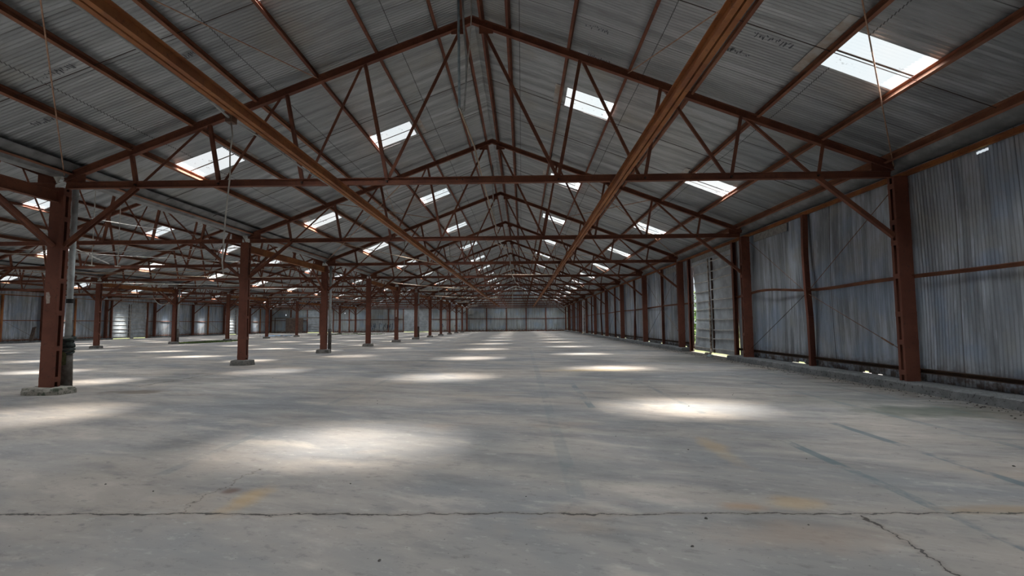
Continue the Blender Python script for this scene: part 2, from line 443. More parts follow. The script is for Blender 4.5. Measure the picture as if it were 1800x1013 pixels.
# faded maker's stencils on the underside of sheets: broken strokes, unreadable in the photo
def scribble(rs, n, w, h, lw):
    out = []
    for i in range(n):
        x = -w / 2 + w * (i + .5) / n; pts = []
        for j in range(rs.randint(2, 5)): pts.append((x + rs.uniform(-.4, .4) * w / n, rs.uniform(-h / 2, h / 2)))
        out.append(pts)
    return out
rs = np.random.RandomState(3)
for side, off, k, w in [(1, 2.9, .02, .5), (1, 2.7, -.12, .5), (1, 5.6, -.30, .7), (1, 5.2, -.22, .55), (1, 7.2, -.62, .6), (-1, 5.2, -.25, .5), (-1, 7.0, -.35, .55), (-1, 8.1, -.22, .6)]:
    m_ = MB()
    for pts in scribble(rs, 13, w, .17, .02):
        P3 = []
        for u, v in pts:
            o_ = off + u; P3.append((CXS[0] + side * o_, Y0 + k * D + v, ZRF - SL * o_ - .04))
        for a, b in zip(P3[:-1], P3[1:]): m_.bar(a, b, .016, .002, (side * SL, 0, 1))
    m_.build('stencil_mark', STENC, ceil_objs[(0, side)])

# ------------------------------------------------------------------ roof trusses
BO = [1.92, 3.84, 5.74, 7.64]; TO = [2.45, 4.24, 6.0, 7.77]
def ztop(o): return ZCH - SL * o
t0 = empty('roof_truss', '', 'roof truss', (CXS[0], Y0, 0), 'rusty roof trusses')
hw = W / 2 - .15
m_ = MB(); m_.ibeam((-hw, 0, (ZT0 + ZT1) / 2), (hw, 0, (ZT0 + ZT1) / 2), .11, ZT1 - ZT0, .014)
bc = m_.build('bottom_chord', RUST, t0)
for s in (-1, 1):
    for b in BO: MB().tube([(s * b, -.008, ZT0 + .07), (s * b, -.05, ZT0 + .07)], .022, 8).build('bolt', BOLTM, bc)
for xx in (-.35, -.22, .0, .12): MB().tube([(xx, -.008, ZT0 + .09), (xx, -.035, ZT0 + .09)], .016, 6).build('bolt', BOLTM, bc)
for s in (-1, 1):
    m_ = MB(); d = .16
    m_.ibeam((s * -.02, 0, ztop(0) - d / 2), (s * (W / 2 - .06), 0, ztop(W / 2 - .06) - d / 2), .11, d, .014, (s * SL, 0, 1))
    m_.build('top_chord', RUST, t0)
    g_ = MB(); g_.raw([(s * (W / 2 - .02), y, z) for y in (-.04, .04) for z in ()], []) if False else None
    g_ = MB()
    xa, xb = W / 2 - .55, W / 2 - .14
    vs = [(s * xa, y, ztop(xa) - .1) for y in (-.008, .008)] + [(s * xb, y, ztop(xb) - .05) for y in (-.008, .008)] + [(s * xb, y, ZT0 + .1) for y in (-.008, .008)] + [(s * xa, y, ZT0 + .1) for y in (-.008, .008)]
    g_.raw(vs, [(0, 2, 4, 6), (7, 5, 3, 1), (0, 1, 3, 2), (2, 3, 5, 4), (4, 5, 7, 6), (6, 7, 1, 0)])
    g_.build('heel_plate', RUST, t0)
    for b, t in zip(BO, TO):
        m_ = MB(); m_.angle((s * b, 0, ZT1 - .05), (s * t, 0, ztop(t) - .13), .075, .075, .012, (0, -1, 0)); m_.build('vertical_strut', RUST, t0)
    ends = [(.22, BO[0]), (TO[0] + .06, BO[1] - .1), (TO[1] + .1, BO[2] - .1), (TO[2] + .1, BO[3] - .12)]
    for i, (t, b) in enumerate(ends):
        m_ = MB()
        m_.angle((s * t, .03, ztop(t) - .12), (s * b, .03, ZT1 - .06), .07 if i == 0 else .058, .06, .01, (0, -1, 0))
        m_.build('diagonal_brace', RUST, t0)
    g_ = MB(); g_.box(s * .32 - .16, s * .32 + .16, -.006, .006, ztop(.3) - .30, ztop(.3) - .12)
    g_.build('gusset_plate', RUST, t0)
def truss_label(n, k):
    return 'rusty steel roof truss across the %s, %s from the camera' % (NAVE[n], ORD[k] if k < 12 else 'last')
first = True
for n_ in range(3):
    for k in range(-1, 12):
        y = Y0 + k * D - (.25 if k == 11 else 0)
        lb = truss_label(n_, k) if k >= 0 else 'rusty steel roof truss of the %s, just overhead of the camera' % NAVE[n_]
        if n_ == 0 and k == 0: t0['label'] = lb; continue
        dup(t0, (CXS[n_], y, 0), lb, deep=(n_ == 0 and k < 4))

# ------------------------------------------------------------------ columns
CW, CD = .30, .20
BATT = [.32, 1.0, 1.78, 2.5, 3.25, 3.9, 4.48]
def channel_pair(h0, h1):
    m_ = MB(); t = .012
    for s in (-1, 1):
        y = s * CD / 2
        m_.box(-CW / 2, CW / 2, min(y, y - s * t), max(y, y - s * t), h0, h1)
        for sx in (-1, 1):
            xa, xb = sx * CW / 2, sx * (CW / 2 - t)
            m_.box(min(xa, xb), max(xa, xb), min(y - s * t, y - s * .065), max(y - s * t, y - s * .065), h0, h1)
    return m_
def knee(p, q):
    m_ = MB(); m_.chan(p, q, .09, .10, .012, (0, 1, 0)); return m_
def rough_block(w, d, h, rs):
    m_ = MB(); n = 14; rings = []
    for (sc, z) in ((1.0, -.02), (.99, h * .45), (.93, h * .88), (.80, h), ):
        ring = []
        for i in range(n):
            a = 2 * PI * (i + .5) / n
            ca, sa = math.cos(a), math.sin(a)
            r = 1 / max(abs(ca), abs(sa)); r = min(r, 1.28)
            j = 1 + rs.uniform(-.04, .04)
            ring.append((ca * r * w / 2 * sc * j, sa * r * d / 2 * sc * j, z + (rs.uniform(-.012, .012) if z > 0 else 0)))
        rings.append(ring)
    vs = [p for r in rings for p in r]; fs = []
    for k in range(3):
        for i in range(n): a = k * n + i; b = k * n + (i + 1) % n; fs.append((a, b, b + n, a + n))
    fs.append(tuple(range(3 * n, 4 * n))); fs.append(tuple(reversed(range(n))))
    return m_.raw(vs, fs)
def make_col(name, label, loc, sides, z0, footing=None, group=None, h1=ZT0, battens=BATT):
    c = empty(name, label, 'column', loc, group)
    channel_pair(z0, h1).build('channel_pair', COLM, c)
    for zb in battens:
        if zb < z0: zb = z0 + .08
        m_ = MB()
        for sx in (-1, 1): m_.box(*sorted((sx * CW / 2, sx * (CW / 2 + .008))), -CD / 2 + .004, CD / 2 - .004, zb - .055, zb + .055)
        m_.build('batten_plate', COLM, c)
    m_ = MB(); m_.box(-.12, .12, -.10, .10, h1, h1 + .012); m_.build('cap_plate', RUST, c)
    for s in sides:
        knee((s * .16, 0, 3.30), (s * (W / 2 - BO[3] + .02), 0, ZT0 + .02)).build('knee_brace', RUST, c)
    if footing:
        w, d, h, m = footing
        rough_block(w, d, h, rs).build('footing', m, c)
    return c
# main rows
rows = [(XL, 'between the right-hand and middle naves', 'left row'), (XL2, 'between the middle and far left naves', 'second row')]
def clabel(k, what, extra=''):
    o_ = ORD[k] if k < 12 else 'last'
    return ('%s rust-red battened steel column %s%s' % (o_, what, extra)).strip()
pr = {}
for ri, (X, what, rn) in enumerate(rows):
    for k in range(-1, 11):
        y = Y0 + k * D
        if k == -1 and ri == 1: pass
        lb = clabel(k, 'from the camera in the row ' + what) if k >= 0 else 'rust-red battened steel column beside the camera in the row ' + what
        if k in (0, 1, 2) and ri == 0:
            foot = {0: (.84, .55, .16, FOOT), 1: (.70, .55, .2, FOOTG), 2: (.68, .5, .2, FOOTG)}[k]
            c = make_col('steel_column', lb, (X, y, 0), (-1, 1), .02, foot, 'rust-red steel columns')
            pr[k] = c
        else:
            c = dup(pr[2], (X, y, 0), lb) if 2 in pr else make_col('steel_column', lb, (X, y, 0), (-1, 1), .02, (.7, .5, .15, FOOTG), 'rust-red steel columns')
# lean the nearest one very slightly as in the photo
pr[0].rotation_euler = (0, .006, 0); pr[0].location.x -= .02
# side wall columns, on the kerb
first_r = None
for k in range(-2, 12):
    y = Y0 + k * D - (.25 if k == 11 else 0)
    lb = clabel(k, 'from the camera along the right wall') if k >= 0 else 'rust-red battened steel column along the right wall, %s behind the view' % ORD[-k - 1]
    if first_r is None: first_r = make_col('steel_column', lb, (XR, y, 0), (-1,), .17, None, 'rust-red steel columns', battens=[.36, 1.0, 1.6, 2.42, 3.15, 3.6, 4.4])
    else: dup(first_r, (XR, y, 0), lb)
first_l = None
for k in range(1, 12):
    y = Y0 + k * D - (.25 if k == 11 else 0)
    lb = '%s rust-red steel column along the far left wall, counted from the camera' % ORD[k]
    if first_l is None: first_l = make_col('steel_column', lb, (XL3, y, 0), (1,), .1, None, 'rust-red steel columns')
    else: dup(first_l, (XL3, y, 0), lb)
for X, w in ((XL, 'right-hand and middle'), (XL2, 'middle and far left')):
    dup(first_l, (X, YF - .25, 0), 'rust-red steel column against the far wall between the %s naves' % w, skip=('knee_brace',))

# paper tags on columns
m_ = MB(); m_.raw([(-.03, 0, -.13), (.05, -.004, -.12), (.045, 0, .0), (.06, -.006, .02), (.02, -.002, .13), (-.05, 0, .12), (-.045, -.004, .0)], [(0, 1, 2, 3, 4, 5, 6)])
o = m_.build('paper_tag', PAPER); o.location = (XL - .06, Y0 - CD / 2 - .006, 2.12); tag(o, 'torn pale paper tag stuck on the nearest left column', 'tag')
m_ = MB(); m_.box(-.05, .05, -.003, 0, -.3, .3)
o = m_.build('painted_board_strip', PAPER); o.location = (XL, Y0 + 4 * D - CD / 2 - .003, 2.4); tag(o, 'pale vertical strip fixed on the fifth column of the left row', 'strip')

# longitudinal beams with knee braces in alternate bays
def long_beam(X, k, label):
    y1, y2 = Y0 + k * D, Y0 + (k + 1) * D
    b = empty('longitudinal_beam', label, 'beam', (X, (y1 + y2) / 2, 4.4), 'longitudinal beams between columns')
    hl = D / 2 - CD / 2 - .01
    m_ = MB(); m_.ibeam((0, -hl, 0), (0, hl, 0), .13, .26, .014); m_.build('beam', RUSTO if k > 0 else RUST, b)
    for s in (-1, 1):
        m_ = MB(); m_.tube([(0, s * (hl - .0), -1.1), (0, s * (hl - 1.5), -.12)], .055, 8); m_.build('knee_brace', RUST, b)
    return b
for ri, (X, what, rn) in enumerate(rows):
    for k in (-1, 1, 3, 5, 7, 9):
        long_beam(X, k, 'rusty longitudinal beam in the row %s, %s braced bay' % (what, 'closest' if k < 0 else ORD[(k + 1) // 2]))

# valley gutters over the rows, eaves gutter along the right wall
for ri, (X, what, rn) in enumerate(rows):
    m_ = MB(); prof = [(-.42, 5.13), (-.40, 5.10), (-.16, 4.90), (-.13, 4.86), (.13, 4.86), (.16, 4.90), (.40, 5.10), (.42, 5.13)]
    vs = [(X + px, y, pz) for y in (YB, YF) for px, pz in prof]; n = len(prof)
    m_.raw(vs, [(i, i + 1, i + 1 + n, i + n) for i in range(n - 1)])
    vg = tag(m_.build('valley_gutter', GALV), 'grey sheet valley gutter running above the column row %s' % what, 'gutter', 'valley gutters')
    for k in range(0, 8):
        m_ = MB(); m_.raw([(-.11, 0, .12), (.11, 0, .12), (.02, 0, -.1), (-.11, .012, .12), (.11, .012, .12), (.02, .012, -.1)], [(0, 2, 1), (3, 4, 5), (0, 1, 4, 3), (1, 2, 5, 4), (2, 0, 3, 5)])
        o = m_.build('end_plate', WHITE if k < 2 else GALV, vg); o.location = (X, Y0 + k * D - .12, 4.78)

# ------------------------------------------------------------------ right wall
def wall_grid(name, fixed, ys, zs, disp, keepf, m, along='y', amp=.0105, off=0.):
    Yg, Zg = np.meshgrid(ys, np.array(zs), indexing='ij')
    Dg = amp * np.sin(2 * PI * (Yg - off) / PITCH) + disp(Yg, Zg)
    ym = (ys[:-1] + ys[1:]) / 2; zm = (np.array(zs)[:-1] + np.array(zs)[1:]) / 2
    YM, ZM = np.meshgrid(ym, zm, indexing='ij')
    keep = keepf(YM, ZM)
    if along == 'y': return grid_mesh(name, fixed + Dg, Yg, Zg, keep, m)
    return grid_mesh(name, Yg, fixed + Dg, Zg, keep, m)
DR = [(Y0 + D + 1.35, Y0 + 2 * D - 1.1), (Y0 + 7 * D + 1.3, Y0 + 8 * D - 1.3)]     # door openings, right wall
DLT = 4.42
def keep_r(Y, Z):
    k = np.ones_like(Y, bool)
    for a, b in DR: k &= ~((Y > a) & (Y < b) & (Z < 4.42))
    k &= ~((Y > 9.1) & (Y < 9.34) & (Z > 4.56) & (Z < 4.62))
    k &= ~((Y > 8.30) & (Y < 8.34) & (Z > 4.56) & (Z < 4.60))
    # ragged lower edge
    low = .20 + .05 * np.sin(Y * 1.7) + .04 * np.sin(Y * 4.1) + .02 * np.sin(Y * 11)
    k &= ~((Z < .185) & (low > .25) & (Y > 5)); k &= ~((Z < .22) & (low > .275) & (Y > 5))
    return k
def disp_r(Y, Z):
    a = .035 * np.sin(Y * .83) * np.sin(PI * np.clip(Z / 4.7, 0, 1)) + .02 * np.sin(Y * 2.9 + Z)
    return a + .05 * np.exp(-((Y - 17) / 1.2) ** 2) * np.sin(PI * np.clip(Z / 4.7, 0, 1))
wr = struct(wall_grid('wall_right', 8.56, YS, [.16, .185, .22, .8, 1.5, 2.4, 3.3, 4.0, 4.42, 4.56, 4.61, 4.75, 5.1], disp_r, keep_r, WALLM, off=YB))
def child(m_, name, m, par, **p): return m_.build(name, m, par, **p)
# girts: eaves, middle (slightly buckled), lower
m_ = MB(); m_.chan((8.47, YB, 4.68), (8.47, YF, 4.68), .07, .11, .01); child(m_, 'eaves_girt', RUSTO, wr)
pts = []
for y in np.arange(YB, YF + .1, .55):
    dz = .05 * math.sin(y * .8) * math.exp(-((y - 17) / 4) ** 2) * 2.2 + .02 * math.sin(y * .47)
    dx = -.06 * math.exp(-((y - 16.6) / 1.5) ** 2) + .015 * math.sin(y)
    pts.append((8.45 + dx, y, 2.42 + dz))
m_ = MB()
for a, b in zip(pts[:-1], pts[1:]):
    mid = (a[1] + b[1]) / 2
    if any(da + .0 < mid < db for da, db in DR): continue
    m_.angle(a, b, .085, .075, .012)
child(m_, 'middle_girt', PURL, wr)
m_ = MB()
prev = YB
for da, db in DR + [(YF, YF)]:
    m_.chan((8.46, prev, .40), (8.46, da - .05, .40), .07, .09, .01); prev = db + .05
child(m_, 'lower_girt', m_rust('dirty_brown_steel', (.10, .062, .042), (.07, .045, .034), (.05, .035, .03)), wr)
# intermediate posts
for k in range(-2, 11):
    yc = Y0 + (k + .5) * D
    inside = [d for d in DR if d[0] < yc < d[1]]
    if inside: continue
    bend = {0: .08, 3: -.12, 5: .1}.get(k, .0)
    m_ = MB()
    zs = [.17, 1.6, 2.45, 3.4, 4.62]; xs = [0, -bend * .6, -bend, -bend * .4, 0]; ysh = [0, -bend * .8, -bend * .6, bend * .9, bend * .9]
    for i in range(4):
        a = (8.42 + xs[i], yc + ysh[i], zs[i]); b = (8.42 + xs[i + 1], yc + ysh[i + 1], zs[i + 1])
        m_.bar(a, b, .11, .15, (1, 0, 0)); 
    child(m_, 'wall_post', COLM, wr)
for da, db in DR:
    for yy in (da - .06, db + .06):
        m_ = MB(); m_.chan((8.42, yy, .02), (8.42, yy, 4.62), .16, .14, .012, (1, 0, 0)); child(m_, 'door_jamb', COLM, wr)
# wall bracing rods
def rod(p, q, r=.009, sag=0.): 
    n = 2 if sag == 0 else 9
    pts = []
    for i in range(n):
        t = i / (n - 1); v = Vector(p).lerp(Vector(q), t); v.z -= sag * 4 * t * (1 - t); pts.append(v)
    return MB().tube(pts, r, 5)
for k in (0, 2, 4, 6, 9):
    ya, yb = Y0 + k * D + .1, Y0 + (k + 1) * D - .1
    ym = (ya + yb) / 2
    child(rod((8.36, ya, 4.5), (8.36, ym + .0, 2.3)), 'bracing_rod', RODM, wr)
    child(rod((8.36, ym, 2.3), (8.36, yb, .5)), 'bracing_rod', RODD, wr)
    child(rod((8.34, yb, 4.35)if k else (8.34, yb, 4.5), (8.34, ym, 2.3)), 'bracing_rod', RODM, wr)
    r_ = rod((8.34, ym, 2.3), (8.34, ya, .75)); r_.tube([(8.34, ya + .75, .75 + .75 * 1.55 / 3.7), (8.34, ya + .4, .75 + .4 * 1.55 / 3.7)], .02, 6)
    child(r_, 'bracing_rod', RODM, wr)
# eaves gutter: curved sheet above the eaves girt
m_ = MB(); prof = [(8.15, 5.00), (8.19, 4.90), (8.29, 4.84), (8.40, 4.81), (8.50, 4.79), (8.62, 4.80), (8.66, 5.3)]; n = len(prof)
ys_ = np.arange(YB, YF + .1, 1.905)
vs = [(px + .01 * math.sin(y * 2 + pz * 9), y, pz) for y in ys_ for px, pz in prof]
m_.raw(vs, [(j * n + i, j * n + i + 1, (j + 1) * n + i + 1, (j + 1) * n + i) for j in range(len(ys_) - 1) for i in range(n - 1)])
tag(m_.build('eaves_gutter', GALV, smooth=True), 'long curved grey sheet eaves gutter along the top of the right wall', 'gutter')
# cover strips along the wall head (pale patches)
for ya, yb, z in [(16.0, 18.3, 4.5), (20.0, 25, 4.55), (27, 29.5, 4.4)]:
    m_ = MB(); m_.box(8.515, 8.53, ya, yb, z - .14, z + .12)
    child(m_, 'head_flashing', m_plain('pale_flashing', (.36, .37, .36), .6, .2), wr)
# kerb
m_ = MB(); yk = YB; segs = [(YB, DR[0][0] - .2), (DR[0][1] + .2, DR[1][0] - .2), (DR[1][1] + .2, YF)]
for i, (a, b) in enumerate(segs):
    m_ = MB(); y = a
    prof = [(7.96, 0), (7.97, .15), (7.995, .175), (8.62, .175), (8.62, 0)]
    st = np.linspace(a, b, max(4, int((b - a) / .35)))
    vs = []
    for yy in st:
        j = .012 * math.sin(yy * 3.1) + .012 * random.uniform(-1, 1)
        vs += [(px + (j if idx < 3 else 0), yy, pz + (random.uniform(-.008, .008) if 0 < idx < 3 else 0)) for idx, (px, pz) in enumerate(prof)]
    n = 5; fs = [(q * n + p, q * n + p + 1, (q + 1) * n + p + 1, (q + 1) * n + p) for q in range(len(st) - 1) for p in range(4)]
    fs += [(0, 1, 2, 3, 4), tuple((len(st) - 1) * n + p for p in (4, 3, 2, 1, 0))]
    m_.raw(vs, fs); struct(m_.build('trim_%d' % (i + 1), CURB))

# ------------------------------------------------------------------ doors (braced flat sheet, horizontal ribs, centre pipe)
def sheet_door(name, width, height, nrib, bow, mtx, pipe=True, gap=0.):
    """built in local coords: u along 0..width, w towards the room, z up"""
    par = bpy.data.objects.new(name, None); COL.objects.link(par); par.matrix_world = mtx; struct(par)
    nu, nz = 24, 20
    U, Zz = np.meshgrid(np.linspace(0, width, nu), np.linspace(.10, height, nz), indexing='ij')
    def wv(u, z): return bow * np.sin(PI * np.clip(z / height, 0, 1)) * (np.clip((u / width - .5) / .5, 0, 1) ** 1.5) + .012 * np.sin(z * 13) + .01 * np.sin(u * 5 + z * 2)
    Wd = -wv(U, Zz)
    if gap: # split between the two leaves
        keep = np.ones((nu - 1, nz - 1), bool); keep[nu // 2 - 1, :] = False
    else: keep = np.ones((nu - 1, nz - 1), bool)
    grid_mesh('door_sheet', U, Wd, Zz, keep, DOORM, par)
    for i in range(nrib):
        z = .28 + (height - .5) * i / (nrib - 1)
        m_ = MB()
        us = np.linspace(0.03, width - .03, 10)
        for a, b in zip(us[:-1], us[1:]):
            if gap and abs((a + b) / 2 - width / 2) < .3: continue
            z_ = z + .025 * math.sin(i * 2.1) * 1
            m_.bar((a, -wv(a, z) + .035, z_ + .02 * math.sin(a * 1.3 + i)), (b, -wv(b, z) + .035, z_ + .02 * math.sin(b * 1.3 + i)), .06, .04)
        m_.build('door_rib', RIBM, par)
    if pipe:
        m_ = MB(); pm = MB()
        m_.tube([(width / 2 + .03, .09, 2.2), (width / 2 + .12, .10, height - .1)], .036, 8)
        m_.tube([(width / 2 - .0, .11, .28), (width / 2 + .03, .10, 2.35)], .055, 8)
        m_.tube([(width / 2 - .0, .11, .28), (width / 2 + .0, .12, .12), (width / 2 + .12, .14, .06), (width / 2 + .5, .18, .05)], .055, 8)
        for z in (.6, 1.55): m_.tube([(width / 2 - .12, .1, z), (width / 2 + .14, .12, z + .01)], .02, 6)
        m_.build('centre_pipe', m_plain('peeling_pipe', (.62, .57, .50), .7, .1, (.25, .17, .13), 7), par, smooth=True)
        m_ = MB(); m_.box(width / 2 - .17, width / 2 - .09, .0, .06, .1, height - .1); m_.build('centre_stile', m_rust('dark_stile', (.10, .06, .045), (.08, .055, .045), (.05, .04, .035)), par)
    return par
def mrx(y):   # right wall: u runs along +Y from y, room side is -X
    return Matrix(((0, -1, 0, 8.52), (1, 0, 0, y), (0, 0, 1, 0), (0, 0, 0, 1)))
sheet_door('door_1', DR[0][1] - DR[0][0] - .06, 4.42, 10, .17, mrx(DR[0][0] + .02))
sheet_door('door_2', DR[1][1] - DR[1][0] - .06, 4.42, 9, .05, mrx(DR[1][0] + .02))

# ------------------------------------------------------------------ left wall
DL = [(Y0 + 6 * D + 1.0, Y0 + 7 * D - 1.1), (Y0 + 9 * D + 1.1, Y0 + 10 * D - 1.3)]
YSL = YS[YS > 14]
def keep_l(Y, Z):
    k = np.ones_like(Y, bool)
    for a, b in DL: k &= ~((Y > a) & (Y < b) & (Z < 4.3))
    return k
def disp_l(Y, Z): return .03 * np.sin(Y * .7 + 1) * np.sin(PI * np.clip(Z / 4.7, 0, 1))
wl = struct(wall_grid('wall_left', XL3 - .30, YS, [.0, .3, 1.5, 2.4, 3.5, 4.3, 5.3], disp_l, keep_l, WALLM, amp=.012, off=YB))
for z, nm in ((4.55, 'eaves_girt'), (2.15, 'middle_girt'), (.3, 'lower_girt')):
    m_ = MB(); prev = YB
    for da, db in (DL if z < 4.4 else []) + [(YF, YF)]:
        m_.angle((XL3 - .2, prev, z), (XL3 - .2, da, z), .08, .08, .012); prev = db
    m_.build(nm, RUSTO if z > 4 else PURL, wl)
for k in range(2, 11):
    yc = Y0 + (k + .5) * D
    if any(a < yc < b for a, b in DL): continue
    m_ = MB(); m_.bar((XL3 - .17, yc, .05), (XL3 - .17, yc, 4.6), .13, .15, (1, 0, 0)); m_.build('wall_post', RUSTO, wl)
    for a, b in (((yc, 2.15), (yc + 3.5, .3)), ((yc, 2.15), (yc - 3.5, .3))):
        rod((XL3 - .1, a[0], a[1]), (XL3 - .1, b[0], b[1]), .012).build('bracing_rod', RODM, wl)
for da, db in DL:
    for yy in (da - .05, db + .05):
        m_ = MB(); m_.box(XL3 - .25, XL3 - .08, yy - .08, yy + .08, 0, 4.6); m_.build('door_jamb', COLM, wl)
def mlx(y): return Matrix(((0, 1, 0, XL3 - .26), (1, 0, 0, y), (0, 0, 1, 0), (0, 0, 0, 1)))
for i, (a, b) in enumerate(DL): sheet_door('door_%d' % (3 + i), b - a - .1, 4.32, 9, .0, mlx(a + .05))
m_ = MB(); m_.box(XL3 - .3, XL3 + .25, YB, DL[0][0] - .2, 0, .16); m_.box(XL3 - .3, XL3 + .25, DL[0][1] + .2, DL[1][0] - .2, 0, .16)
struct(m_.build('trim_4', CURB))

# ------------------------------------------------------------------ gable walls
xs_ = []
x = XL3 - .3
while x < 8.6:
    for j in range(4): xs_.append(x + PITCH * j / 4)
    x += PITCH
XS = np.array(xs_)
DF = [(-22.55, -17.55), (-41.0, -36.0)]
def roofz(X):
    z = np.full_like(X, 0.)
    for cx in CXS: z = np.maximum(z, ZRF - SL * np.abs(X - cx) - .02)
    return z
def gable(name, yv, doors, face):
    nv = 7
    T = np.linspace(0, 1, nv)
    zz = [0, .2, 2.2, 4.3, 5.0]
    Xg = np.repeat(XS[:, None], 11, 1)
    zr = roofz(XS)
    Zg = np.stack([np.full_like(XS, a) for a in (0, .1, 1.5, 2.75, 2.95, 3.3, 3.6, 3.8, 4.3)] + [(4.3 + zr) / 2, zr], 1)
    Yg = yv + .012 * np.sin(2 * PI * (Xg - XS[0]) / PITCH) + .02 * np.sin(Xg * .8) * np.sin(Zg)
    keep = np.ones((len(XS) - 1, 10), bool)
    xm = (XS[:-1] + XS[1:]) / 2
    for a, b in doors: keep[(xm > a) & (xm < b), :8] = False
    for a, b, r in ((-45.25, -45.1, 5), (-45.2, -45.1, 3), (-33.9, -33.75, 6)): keep[(xm > a) & (xm < b), r] = False
    return struct(grid_mesh(name, Xg, Yg, Zg, keep, FARM))
wb = gable('wall_far', YF + .12, DF, -1)
gable('wall_behind', YB, [], 1)
for z, nm in ((4.45, 'eaves_girt'), (2.4, 'middle_girt'), (.15, 'lower_girt')):
    m_ = MB(); prev = XL3
    for a, b in (sorted(DF) if z < 4.3 else []) + [(8.4, 8.4)]:
        m_.angle((prev, YF + .03, z), (a, YF + .03, z), .1, .1, .012); prev = b
    m_.build(nm, RUST, wb)
for i in range(15):
    X = XR - (i + 0) * W / 5
    if i % 5 == 0: continue
    if any(a < X < b for a, b in DF): continue
    m_ = MB(); m_.box(X - .09, X + .09, YF - .1, YF + .03, 0, 4.5); m_.build('wall_post', RUST, wb)
for a, b in DF:
    for X in (a, b):
        m_ = MB(); m_.box(X - .08, X + .08, YF - .06, YF + .06, 0, 4.5); m_.build('door_jamb', RUST, wb)
for i, (a, b) in enumerate(DF):
    M_ = Matrix(((1, 0, 0, a + .05), (0, -1, 0, YF + .06), (0, 0, 1, 0), (0, 0, 0, 1)))
    sheet_door('door_%d' % (5 + i), b - a - .1, 4.32, 9, 0, M_, pipe=False, gap=.2)
rs2 = np.random.RandomState(11)
for X, w, h, n in ((-25.9, 2.6, 1.5, 16), (-28.6, 1.6, 1.2, 9), (-15.2, .8, .9, 5), (-12.2, 1.2, .8, 6)):
    m_ = MB()
    for pts in scribble(rs2, n, w, h, .03):
        P3 = [(X + u, YF + .02, 1.15 + v) for u, v in pts]
        m_.tube(P3, .035, 4)
    m_.build('spray_paint', SCRIB, wb)

# brown board partition against the far wall of the left nave
p_ = empty('board_partition', 'low weathered brown board partition against the far wall at left', 'partition', (-44.5, YF - 1.2, 0))
m_ = MB(); m_.box(0, 3.2, -.04, 0, .1, 2.75); m_.build('board_panel', BOARD, p_)
m_ = MB(); m_.box(-2.2, 6.8, -.08, .02, 2.75, 2.93); m_.build('top_rail', m_plain('grey_rail', (.2, .18, .16)), p_)
for X in (-2.1, .0, 3.2, 6.6):
    m_ = MB(); m_.box(X - .06, X + .06, -.08, .02, 0, 2.75); m_.build('post', BOARD, p_)
m_ = MB(); m_.bar((XL3 + .35, 47.6, .16), (XL3 - .05, 48.3, 1.5), .06, .35, (1, 0, 0))
tag(m_.build('leaning_board', BOARD), 'brown board leaning against the left wall near its first post', 'board')

# ------------------------------------------------------------------ runner rails under the trusses
for X, nm in ((-3.97, 'left'), (2.09, 'right')):
    r_ = empty('runner_rail', 'long %s orange-rusted double channel rail hung under the trusses of the near nave' % nm, 'rail', (X, 0, 4.50), 'runner rails under the trusses')
    m_ = MB()
    for s in (-1, 1): m_.chan((s * .046, YB + .5, 0), (s * .046, 90, 0), .066, .16, .010, side=-s)
    m_.build('channel_pair', RUSTO, r_)
    m_ = MB(); m_.box(-.010, .010, YB + .5, 90, -.03, .06); m_.build('packing_strip', RUST, r_)
    m_ = MB()
    for k in range(-1, 11): m_.box(-.1, .1, Y0 + k * D - .06, Y0 + k * D + .06, .075, .1)
    m_.build('hanger_clip', RUST, r_)
# conduit along the left rail with junction box and hanging cord
XC = -3.97 - .10
pts = [(XC, 2.0, 4.44), (XC, 6.3, 4.42), (-4.09, 6.7, 4.39), (-4.09, 6.9, 4.39), (XC + .03, 7.6, 4.39), (XC - .01, 9.0, 4.40), (XC, 10.6, 4.44), (XC, 14, 4.43), (XC - .01, 22, 4.42), (XC, 60, 4.44)]
o = MB().tube(pts, .016, 6).build('electrical_conduit', CONDM, smooth=True); tag(o, 'thin grey conduit clipped along the left runner rail', 'conduit')
m_ = MB(); m_.box(-.05, .05, -.06, .06, -.05, .05)
o = m_.build('junction_box', m_plain('brown_box', (.16, .09, .06))); o.location = (-4.09, 6.8, 4.38)
tag(o, 'small brown junction box under the left runner rail', 'junction box')
cp = []
for t, dx in ((0, 0), (.2, .03), (.45, .0), (.8, .01), (1.3, -.03), (1.7, -.05), (2.0, -.06), (2.16, -.04)): cp.append((-4.09 + dx, 6.8, 4.35 - t))
o = MB().tube(cp, .011, 6).build('loose_wire', CORDM, smooth=True); tag(o, 'pale cord dangling from the junction box on the left rail', 'cord')
m_ = MB(); m_.box(-.02, .02, -.02, .02, -.12, .12)
for (y, z) in ((13.0, 4.40), (20.0, 4.4)):
    pass
# hanging pipes and ropes at the ridge
Yh = 9.0
g1 = 'lines hanging from the ridge'
o = MB().tube([(-1.15, Yh, 8.35), (-1.125, Yh, 5.48)], .024, 8).build('hanging_pipe', m_plain('blue_grey_pipe', (.26, .33, .37), .5, .2), smooth=True)
tag(o, 'straight blue-grey pipe hanging from the ridge', 'pipe')
o = MB().tube([(-1.08, Yh, 8.35), (-1.05, Yh, 7.2), (-.99, Yh, 6.4), (-1.0, Yh, 5.95), (-1.04, Yh, 5.4)], .019, 8).build('loose_wire', CONDM, smooth=True)
tag(o, 'thick grey cable hanging just right of the straight ridge pipe', 'cable', g1)
o = MB().tube([(-.91, Yh, 8.35), (-.90, Yh, 7.2), (-.93, Yh, 6.7), (-1.0, Yh, 5.9), (-1.03, Yh, 5.45), (-1.08, Yh, 5.38), (-1.14, Yh, 5.5)], .010, 6).build('loose_wire', CORDM, smooth=True)
tag(o, 'thin white cord looping beside the ridge pipe', 'cord', g1)
